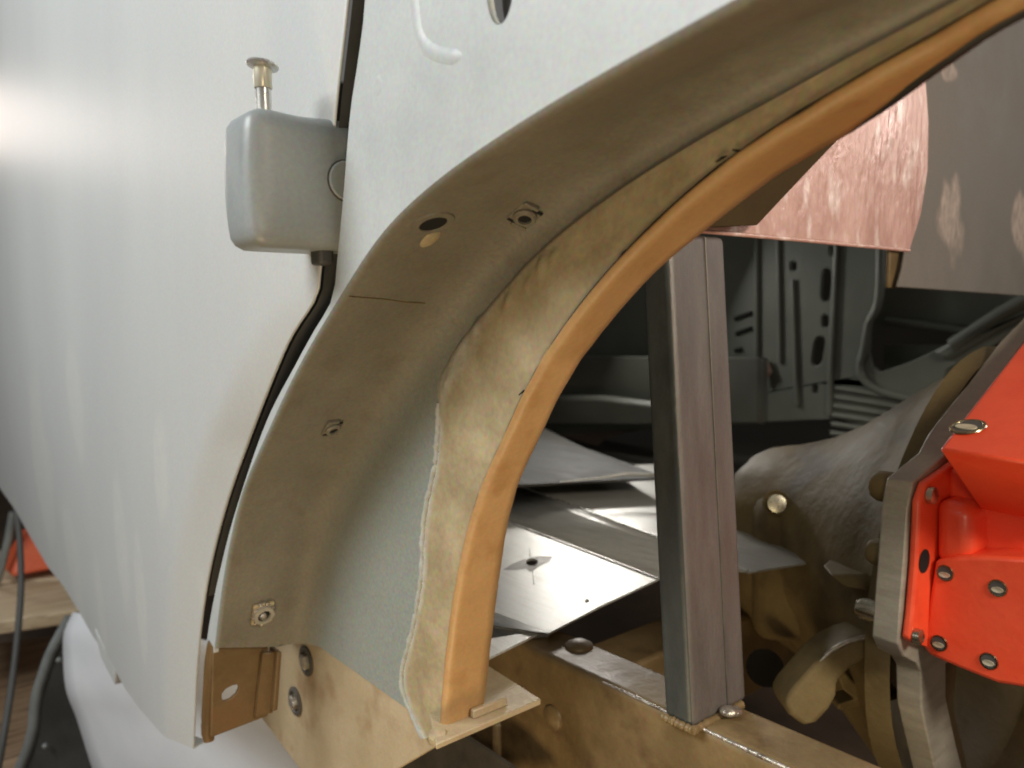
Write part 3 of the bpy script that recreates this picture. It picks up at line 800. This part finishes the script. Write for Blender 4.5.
# post
b0 = on('z', ZR, 693, 730)
wy, wx = 0.056, 0.022
tpt = on('y', b0.y, 668, 232)
dx_top = tpt.x - b0.x
topz = on('x', XC, 700, 231).z - 0.002
lean = dx_top * (topz - b0.z) / (tpt.z - b0.z)
pts = []
for (zz, sh) in ((b0.z - 0.0, 0), (topz, lean)):
    for (a, b) in ((0, 0), (0, wy), (-wx, wy), (-wx, 0)):
        pts.append(Vector((b0.x + a + sh, b0.y + b, zz)))
post = hull('upright_tube', pts, 'post', chas, 0.004, 4)
post.data.materials.append(M['dark_side'])
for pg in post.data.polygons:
    if pg.normal.y < -0.8: pg.material_index = 1      # darker, bluish steel on the outboard face
l1 = [Vector((b0.x + 0.0004 + lean * t, b0.y + wy * 0.62, b0.z + (topz - b0.z) * t)) for t in (0.01, 0.25, 0.5, 0.75, 0.995)]
tube('tube_seam', l1, 0.0006, 'stain', post, 6)
random.seed(3)
def weld(name, p0, p1, n, r, m):
    for k in range(n):
        t = (k + 0.5) / n
        c = Vector(p0).lerp(Vector(p1), t) + Vector((random.uniform(-1, 1), random.uniform(-1, 1), 0)) * r * 0.15
        bm = bmesh.new(); bmesh.ops.create_uvsphere(bm, u_segments=12, v_segments=8, radius=1)
        rr = r * random.uniform(0.8, 1.25)
        for v in bm.verts:
            v.co = Vector((v.co.x * rr, v.co.y * rr, v.co.z * rr * 0.5)) + c
        from_bm(name, bm, m, post, 80)
zb_ = b0.z + 0.001
def fillet(p0, p1, r, seed):
    n = 26
    tube('weld_bead', [Vector(p0).lerp(Vector(p1), k / (n - 1)) for k in range(n)], [r * (0.85 + 0.35 * noise.noise(Vector((k * 0.55, seed, 0))) + 0.12 * math.sin(k * 2.1)) for k in range(n)], 'rail', post, 10)
fillet((b0.x + 0.0005, b0.y - 0.001, zb_ - 0.001), (b0.x + 0.0005, b0.y + wy * 0.86, zb_ - 0.001), 0.003, 3)
fillet((b0.x, b0.y - 0.0005, zb_ - 0.001), (b0.x - wx, b0.y - 0.0005, zb_ - 0.001), 0.003, 8)
weld('weld_bead', (b0.x + 0.006, b0.y + 0.026, zb_ + 0.004), (b0.x + 0.006, b0.y + 0.034, zb_ + 0.001), 3, 0.006, 'weldmetal')
tube('worn_edge_highlight', [Vector((x, yo + 0.001, H + ZR - 0.001)) for x in (-0.36, -0.33, -0.30, -0.27, -0.24, -0.19)], [0.0005, 0.0014, 0.001, 0.0012, 0.0015, 0.0006], 'weldmetal', chas, 8)  # bright metal rod put in for the highlight on the worn rail edge
for (x, y, r) in [(553, 718, 0.0095), (579, 646, 0.011)]:
    c = on('y', yo, x, y) if y > 690 else on('z', ZR, x, y)
    nn = -Y if y > 690 else Z
    lathe('frame_rivet', [(r, 0), (r * 0.95, 0.0015), (r * 0.5, 0.004), (0, 0.0045)], c, nn, 'rail', chas, 20)
# cross member behind, dark
box('cross_member', Vector((-0.50, 0.62, H - 0.36)), (0.06, 0.5, 0.09), 'rail', chas, 0.004)

# ================================================================== loose floor sheets
fs = empty('floor_sheet', on('z', -0.236, 600, 560), 'shiny folded bare metal floor sheet with a hole behind the arch', 'metal sheet')
def zs(px, py, z): return on('z', z, px, py)
# folded in three long facets; the folds run fore and aft
zA, zB, zC = -0.236, -0.232, -0.221
f0 = [zs(430, 650, zA - 0.004), zs(430, 676, zA - 0.004), zs(545, 632, zA - 0.004), zs(478, 604, zA - 0.004)]
A0, A1 = zs(440, 497, zB), zs(658, 580, zB)          # fold a
B0, B1 = zs(500, 479, zC), zs(748, 572, zC)          # fold b
C0, C1 = zs(478, 606, zA), zs(549, 634, zA)          # front joggle
Tt = zs(806, 563, zC); D0 = zs(470, 474, zC); D1 = zs(655, 464, zC); D2 = zs(745, 511, zC)
def sheetmesh(name, vs, faces, m, parent, t=0.0016):
    me = bpy.data.meshes.new(name); me.from_pydata([tuple(v) for v in vs], [], faces)
    o = link(name, me, m, parent); solid(o, t, -1)
    return o
bm = bmesh.new()
hole_c = zs(532, 563, zB - 0.001)
# front flat facet gets a drilled hole: outline and hole filled together
outer = [C0, C1, zs(600, 607, zA), A1, A0]
pl_n = (A1 - A0).cross(C1 - A0).normalized()
if pl_n.z < 0: pl_n = -pl_n
def onpl(px, py):
    d = ray(px, py); return CAM + d * ((A0 - CAM).dot(pl_n) / d.dot(pl_n))
hp = [onpl(532 + 6.2 * math.cos(a * math.pi / 9), 563 + 3.6 * math.sin(a * math.pi / 9)) for a in range(18)]
hp2 = [onpl(587 + 2.4 * math.cos(a * math.pi / 6), 602 + 1.8 * math.sin(a * math.pi / 6)) for a in range(12)]
outer = [onpl(*proj(p)) for p in outer]
loops = [outer, hp, hp2]
tri = geometry.tessellate_polygon(loops)
allp = [p for l in loops for p in l]
me = bpy.data.meshes.new('flat_facet'); me.from_pydata([tuple(p) for p in allp], [], [tuple(t) for t in tri])
o = link('flat_facet', me, 'alu', fs); solid(o, 0.0016, 0)
# folded facets with a small radius at each fold
def strip_facet(name, a0, a1, b0, b1, n=2, sag=0.0):
    rows = []
    for k in range(n + 1):
        t = k / n
        rows.append([Vector(a0).lerp(b0, t) - Z * sag * math.sin(math.pi * t), Vector(a1).lerp(b1, t) - Z * sag * math.sin(math.pi * t)])
    o = grid(name, rows, 'alu', fs, 80); solid(o, 0.0016, 0); return o
oa0, oa1 = onpl(*proj(A0)), onpl(*proj(A1))
strip_facet('sloped_facet', oa0, oa1, B0, B1, 4, -0.004)
rows = [[B0, B1], [D0.lerp(B0, 0.5), D2.lerp(Tt, 0.5)]]
vs = [B0, B1, Tt, D2, D1, D0]
sheetmesh('upper_facet', vs, [(0, 1, 2, 3, 4, 5)], 'alu', fs)
tube('fold_edge', [oa0 + Z * 0.0008, oa1 + Z * 0.0008], 0.0016, 'chrome', fs, 8)  # chrome rods added along the folds to carry their highlights
tube('fold_edge', [B0 + Z * 0.0008, B1 + Z * 0.0008], 0.0015, 'chrome', fs, 8)
g0, g1 = onpl(*proj(C0)), onpl(*proj(C1))
strip_facet('joggle_facet', g0, g1, f0[0] + Z * 0.0, f0[2], 3, 0.003)
e0, e1 = zs(440, 680, zA - 0.006), zs(530, 640, zA - 0.006)
sheetmesh('front_facet', [f0[0], f0[2], zs(487, 661, zA - 0.004), zs(430, 690, zA - 0.004)], [(0, 1, 2, 3)], 'alu', fs)
# stain round the hole and its scribed cross
st = [onpl(*p) + pl_n * 0.0011 for p in [(503, 571), (512, 565), (524, 560), (540, 557), (553, 557.5), (549, 562), (540, 566), (536, 570), (530, 573), (526, 569.5), (516, 571)]]
st_in = [onpl(532 + 6.6 * math.cos(a * math.pi / 9), 563 + 3.9 * math.sin(a * math.pi / 9)) + pl_n * 0.0011 for a in range(18)]
tri = geometry.tessellate_polygon([st, st_in]); ap = st + st_in
me = bpy.data.meshes.new('marker_stain'); me.from_pydata([tuple(p) for p in ap], [], [tuple(t) for t in tri]); link('marker_stain', me, 'stain', fs)
for a, b in [((530, 549), (530, 557)), ((533, 572), (534, 585))]:
    tube('scribed_line', [onpl(*a) + pl_n * 0.0009, onpl(*b) + pl_n * 0.0009], 0.0005, 'filler', fs, 6)

s2 = empty('rear_floor_sheet', on('z', -0.2, 590, 460), 'dull overlapping metal floor sheet behind the folded one', 'metal sheet')
v = [zs(470, 487, -0.197), zs(655, 478, -0.197), zs(655, 473, -0.195), zs(580, 446, -0.212), zs(536, 424, -0.222), zs(470, 420, -0.222)]
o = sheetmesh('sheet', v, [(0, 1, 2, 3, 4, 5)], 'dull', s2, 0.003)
tube('raised_edge', [zs(560, 482, -0.193), zs(600, 478, -0.191), zs(625, 474, -0.189), zs(655, 475, -0.189)], [0.0008, 0.0016, 0.0026, 0.0026], 'alu', s2, 8)

# ================================================================== gearbox and bell housing
gb = empty('gearbox', (-0.45, 0.8, H - 0.5), 'oily cast gearbox and bell housing behind the machined plate', 'gearbox')
ay, az = 0.80, H - 0.248
prof = [(0.02, -0.525), (0.07, -0.52), (0.09, -0.51), (0.10, -0.49), (0.108, -0.455), (0.120, -0.42), (0.140, -0.38), (0.165, -0.345), (0.190, -0.31), (0.202, -0.285), (0.216, -0.280), (0.216, -0.260)]
rows = []
NB = 72
for r, x in prof:
    row = []
    for k in range(NB):
        t = 2 * math.pi * k / NB
        rr = r * (1 + 0.02 * math.sin(3 * t + x * 8)) + 0.004 * noise.noise(Vector((x * 20, math.cos(t) * 3, math.sin(t) * 3)))
        row.append(Vector((x, ay + rr * math.cos(t), az + rr * math.sin(t))))
    rows.append(row)
grid('bell_housing', rows, 'cast', gb, 60, True)
# bolt heads and bosses behind the plate
for (x, y, r, ht, mm) in [(888, 487, 0.0115, 0.006, 'cast'), (882, 553, 0.010, 0.005, 'cast'), (872, 611, 0.008, 0.006, 'bolt')]:
    c = on('x', -0.262 - ht * 0.4, x, y)
    lathe('housing_boss', [(r, ht), (r, -ht), (r * 0.8, -ht - 0.004), (0, -ht - 0.005)], c, X, mm, gb, 18)
# starter lug, lower arm and its webs
def dp(px, py, d): return at(d, px, py)
hull('starter_lug', [dp(822, 566, 0.66), dp(828, 560, 0.68), dp(860, 562, 0.66), dp(880, 575, 0.62), dp(872, 592, 0.61), dp(845, 588, 0.62), dp(830, 575, 0.63), dp(858, 556, 0.7), dp(880, 560, 0.68)], 'cast', gb, 0.005)
def slab(name, px, depth, thick, m, parent, bev):
    """a flat casting: outline at its own distance, with real thickness away from the front"""
    pts = [dp(x, y, depth) for x, y in px]
    f = ROT @ Vector((0, 0, -1)); f.z = 0; f.normalize()
    tri = geometry.tessellate_polygon([[ROT.transposed() @ (p - CAM) for p in pts]])
    bm = bmesh.new(); n = len(pts)
    bv = [bm.verts.new(p) for p in pts] + [bm.verts.new(p + f * thick) for p in pts]
    for t in tri:
        bm.faces.new([bv[k] for k in t]); bm.faces.new([bv[k + n] for k in t])
    for a in range(n):
        b = (a + 1) % n
        bm.faces.new((bv[a], bv[b], bv[b + n], bv[a + n]))
    bmesh.ops.dissolve_limit(bm, angle_limit=0.01, verts=bm.verts, edges=bm.edges)
    o = from_bm(name, bm, m, parent, 30)
    return bevel(o, bev, 3, 40)
slab('lower_arm', [(888, 632), (868, 636), (850, 641), (832, 650), (818, 662), (806, 676), (792, 692), (785, 704), (790, 716), (804, 727), (818, 723), (830, 710), (837, 696), (838, 682), (850, 670), (868, 660), (888, 651)], 0.61, 0.035, 'cast', gb, 0.004)
slab('arm_web', [(903, 693), (884, 693), (866, 689), (852, 680), (842, 668), (837, 674), (843, 690), (856, 700), (838, 704), (838, 711), (870, 706), (903, 699)], 0.64, 0.02, 'cast', gb, 0.002)
tube('worn_edge', spline([dp(884, 633, 0.607), dp(850, 641.5, 0.607), dp(832, 650.5, 0.607), dp(820, 661, 0.607)], 16), [0.0006, 0.001, 0.0014, 0.0018] + [0.002] * 8 + [0.0016, 0.0012, 0.0008, 0.0004], 'weldmetal', gb, 8)
box('selector_cover', dp(868, 664, 0.72), (0.05, 0.03, 0.035), 'cast', gb, 0.006)
hull('side_casing', [dp(752, 500, 0.80), dp(800, 480, 0.80), dp(850, 600, 0.72), dp(820, 640, 0.72), dp(752, 640, 0.78), dp(752, 480, 0.95), dp(850, 560, 0.95), dp(850, 640, 0.95), dp(752, 640, 0.95)], 'cast', gb, 0.02, 4)
lathe('plug_recess', [(0.0135, 0.0), (0.012, 0.002), (0.009, -0.001)], dp(776, 503, 0.785), (0.6, -0.7, 0.3), 'cast', gb, 18)
lathe('drain_plug', [(0.010, 0.0), (0.009, 0.006), (0, 0.007)], dp(776, 504, 0.785), (0.6, -0.7, 0.3), 'bolt', gb, 18)
lathe('casing_hole', [(0.017, 0.001), (0, 0.001)], dp(765, 668, 0.72), (0.5, -0.6, 0.5), 'black', gb, 18)

# ================================================================== machined adapter plate
XP = -0.240
pf = [(1060, 304), (1024, 342), (992, 386), (970, 414), (954, 436), (944, 456), (932, 466), (913, 482), (908, 509), (904, 564), (900, 612), (898, 644), (903, 656), (916, 663), (921, 672), (922, 709), (929, 742), (940, 790), (968, 790), (956, 744), (946, 697), (946, 664), (990, 640), (1060, 630)]
ap_ = empty('adapter_plate', on('x', XP, 935, 790), 'thick grey machined plate with a curved lower arm beside red engine', 'metal plate')
prism('plate', [[on('x', XP, *p) for p in pf]], 'x', XP, XP - 0.0185, 'plate', ap_, 0.0012, 2)
prism('arm_backing', [[on('x', XP - 0.006, *p) for p in [(940, 664), (966, 664), (962, 710), (975, 768), (985, 800), (950, 800), (944, 744), (936, 700)]]], 'x', XP - 0.012, XP - 0.03, 'cast', ap_, 0.0015, 2)

# ================================================================== red engine block
eng = empty('engine_block', on('y', 0.6, 1000, 690), 'bright red enamelled engine block with threaded bolt holes', 'engine')
YE = 0.578
fl_px = [(1060, 308), (1030, 340), (996, 388), (974, 418), (957, 442), (948, 460), (936, 469), (917, 482), (911, 500), (908, 564), (904, 612), (901, 636), (904, 640), (928, 648), (990, 640), (1060, 600)]
prism('rear_flange', [[on('x', XP + 0.001, *p) for p in fl_px]], 'x', XP + 0.001, XP + 0.007, 'red', eng, 0.002, 2)
face = [(935, 560), (960, 556), (990, 556), (1060, 560), (1060, 694), (1024, 687), (998, 684), (960, 669), (930, 656), (921, 646)]
hull('side_boss', [on('y', YE, *p) for p in face] + [on('y', YE, *p) + Vector((0, 0.03, 0)) for p in face], 'red', eng, 0.003, 3)
hull('block_wall', [Vector((x, y, z)) for x in (XP + 0.006, 0.1) for y in (YE + 0.028, YE + 0.2) for z in (H - 0.24, H - 0.11)], 'red', eng, 0.004)
# rounded pocket corner above the boss
pk = [on('y', YE + 0.004, *p) for p in [(934, 498), (972, 508), (974, 560), (934, 566)]]
hull('pocket_corner', pk + [p + Vector((0, 0.05, 0)) for p in pk], 'red', eng, 0.009, 5)
# upper mounting wedge: sloping top with a threaded hole, dark underside
wA, wB = on('y', YE - 0.045, 938, 449), on('y', YE - 0.06, 1075, 470)
tA = on('y', YE + 0.03, 976, 400)
nw = (wB - wA).cross(tA - wA).normalized()
tB = CAM + ray(1075, 275) * ((wA - CAM).dot(nw) / ray(1075, 275).dot(nw))
uA, uB = on('y', YE + 0.02, 979, 509), on('y', YE + 0.02, 1075, 528)
bkA, bkB = tA + Vector((0, 0.03, -0.04)), tB + Vector((0, 0.03, -0.05))
hull('mount_wedge', [wA, wB, tA, tB, uA, uB, bkA, bkB, uA + Vector((0, 0.05, 0)), uB + Vector((0, 0.05, 0))], 'red', eng, 0.003, 3)
nw = (wB - wA).cross(tA - wA).normalized()
if nw.dot(CAM - wA) < 0: nw = -nw
def threaded(c, n, r, parent):
    ring = lathe('threaded_hole', [(r * 1.25, 0.0001), (r * 1.2, 0.0008), (r, 0.0008), (r * 0.97, 0.0004)], c, n, 'thread', parent, 22)
    R = frame(n)
    lathe('hole_depth', [(r, 0.0006), (r * 0.9, 0.0005), (0, 0.0005)], c, n, 'jamb', ring, 22)
    lathe('thread_glint', [(r * 0.8, 0.0006), (r * 0.78, 0.0014), (r * 0.3, 0.001), (0, 0.001)], c - R @ Vector((0, r * 0.22, 0)), n, 'glint', ring, 22, sy=0.5)  # bright disc painted in for the glint on the threads
d = ray(968, 428); c = CAM + d * ((wA - CAM).dot(nw) / d.dot(nw))
threaded(c + nw * 0.0008, nw, 0.009, eng)
for (x, y) in [(945, 573), (998, 588), (939, 643), (989, 661)]:
    threaded(on('y', YE, x, y) - Y * 0.0003, -Y, 0.0047, eng)
for (x, y, r) in [(929, 495, 0.006), (915, 636, 0.0055)]:
    c = on('x', XP + 0.0074, x, y)
    lathe('flange_bolt', [(r, 0), (r, 0.004), (r * 0.7, 0.005), (0, 0.005)], c, X, 'bolt', eng, 18)
lathe('flange_slot', [(0.0085, 0.0004), (0, 0.0004)], on('x', XP + 0.0072, 924, 561), X, 'black', eng, 20, sy=1.0)

# ================================================================== things on the garage floor (lower left)
# board stack under the car
def board(z_top, px_list, thick, label, mm='wood'):
    q = [on('z', z_top, *p) for p in px_list]
    b = prism('floor_board', [q], 'z', H + z_top, H + z_top - thick, mm, None, 0.004)
    return tag(b, label, 'board', 'boards lying on the garage floor')
board(-0.62, [(-60, 590), (-60, 583), (40, 579), (110, 575), (110, 560), (-60, 545)], 0.03, 'farthest pale wooden board under the orange thing at left edge')
board(-0.62, [(-60, 630), (70, 611), (130, 594), (110, 578), (40, 582), (-60, 586)], 0.03, 'wide pale wooden board crossed by cable, nearer than the farthest')
board(-0.80, [(-80, 768), (-60, 652), (75, 632), (120, 640), (60, 768), (40, 790)], 0.03, 'nearest brown wooden board beside the dark tray', 'wood_dark')
# orange thing and silver tube
c = on('z', -0.60, 30, 568)
o = hull('orange_stand', [c + Vector(v) for v in [(-0.05, -0.06, 0), (0.06, -0.05, 0), (0.06, 0.12, 0), (-0.05, 0.12, 0), (-0.02, -0.01, 0.10), (0.02, -0.01, 0.10), (0.02, 0.04, 0.10), (-0.02, 0.04, 0.10)]], 'orange', None, 0.012, 4)
tag(o, 'orange plastic stand behind the cable at left edge', 'stand')
o = tube('silver_handle', [at(1.9, 13, 512), at(1.9, 8, 540), at(1.9, 2, 566), at(1.9, -6, 590)], 0.009, 'rim', None, 14)
tag(o, 'bright silver metal tube leaning in front of orange stand', 'tube')
o = tube('black_cable', spline([at(1.6, 16, 505), at(1.58, 20, 545), at(1.55, 21, 590), at(1.5, 17, 640), at(1.45, 11, 690), at(1.4, 3, 740), at(1.38, -4, 780)], 40), 0.006, 'jamb', None, 10)
tag(o, 'dark cable hanging down at the left edge', 'cable')
# white cover
rows = []
def cover_pt(s, t):
    return None
left_px = [(73, 612), (64, 632), (63, 655), (66, 690), (77, 720), (92, 768), (108, 810)]
lft = spline([at(1.27, *p) for p in left_px], 30)
rgt = spline([at(1.08, *p) for p in [(205, 640), (240, 660), (280, 700), (310, 730), (330, 770), (340, 800), (345, 830)]], 30)
for k in range(30):
    row = []
    for j in range(17):
        t = j / 16
        q = lft[k].lerp(rgt[k], t)
        bulge = math.sin(math.pi * t)
        q = q + (CAM - q).normalized() * 0.10 * bulge ** 0.7
        q += (CAM - q).normalized() * (0.012 * noise.noise(q * 7))
        row.append(q)
    back = [p + Vector((-0.05, 0.10, -0.05)) for p in (row[0], row[-1])]
    rows.append([back[0]] + row + [back[1]])
o = grid('white_cover', rows, 'cloth', None, 80)
tag(o, 'smooth white cover standing below the car door', 'cover')
# dark tray with grey rim
tr = empty('dark_tray', at(1.40, 60, 768), 'dark tray with rolled grey rim beside the white cover', 'tray')
rim_px = [(70, 618), (62, 632), (50, 655), (42, 678), (38, 690), (35, 706), (33, 728), (28, 748), (20, 768), (10, 800)]
rim = spline([at(1.38, *p) for p in rim_px], 40)
tube('rim', rim, 0.0092, 'rim', tr, 12)
rows = [[p, p + Vector((0.02, 0.03, -0.03)), p + Vector((0.10, 0.12, -0.05)), p + Vector((0.25, 0.25, -0.05))] for p in rim]
grid('basin', rows, 'tray', tr, 60)
for (x, y) in [(59, 660), (45, 746)]:
    lathe('rivet', [(0.005, 0), (0.003, 0.003), (0, 0.004)], at(1.37, x, y), CAM - at(1.38, x, y), 'rim', tr, 10)
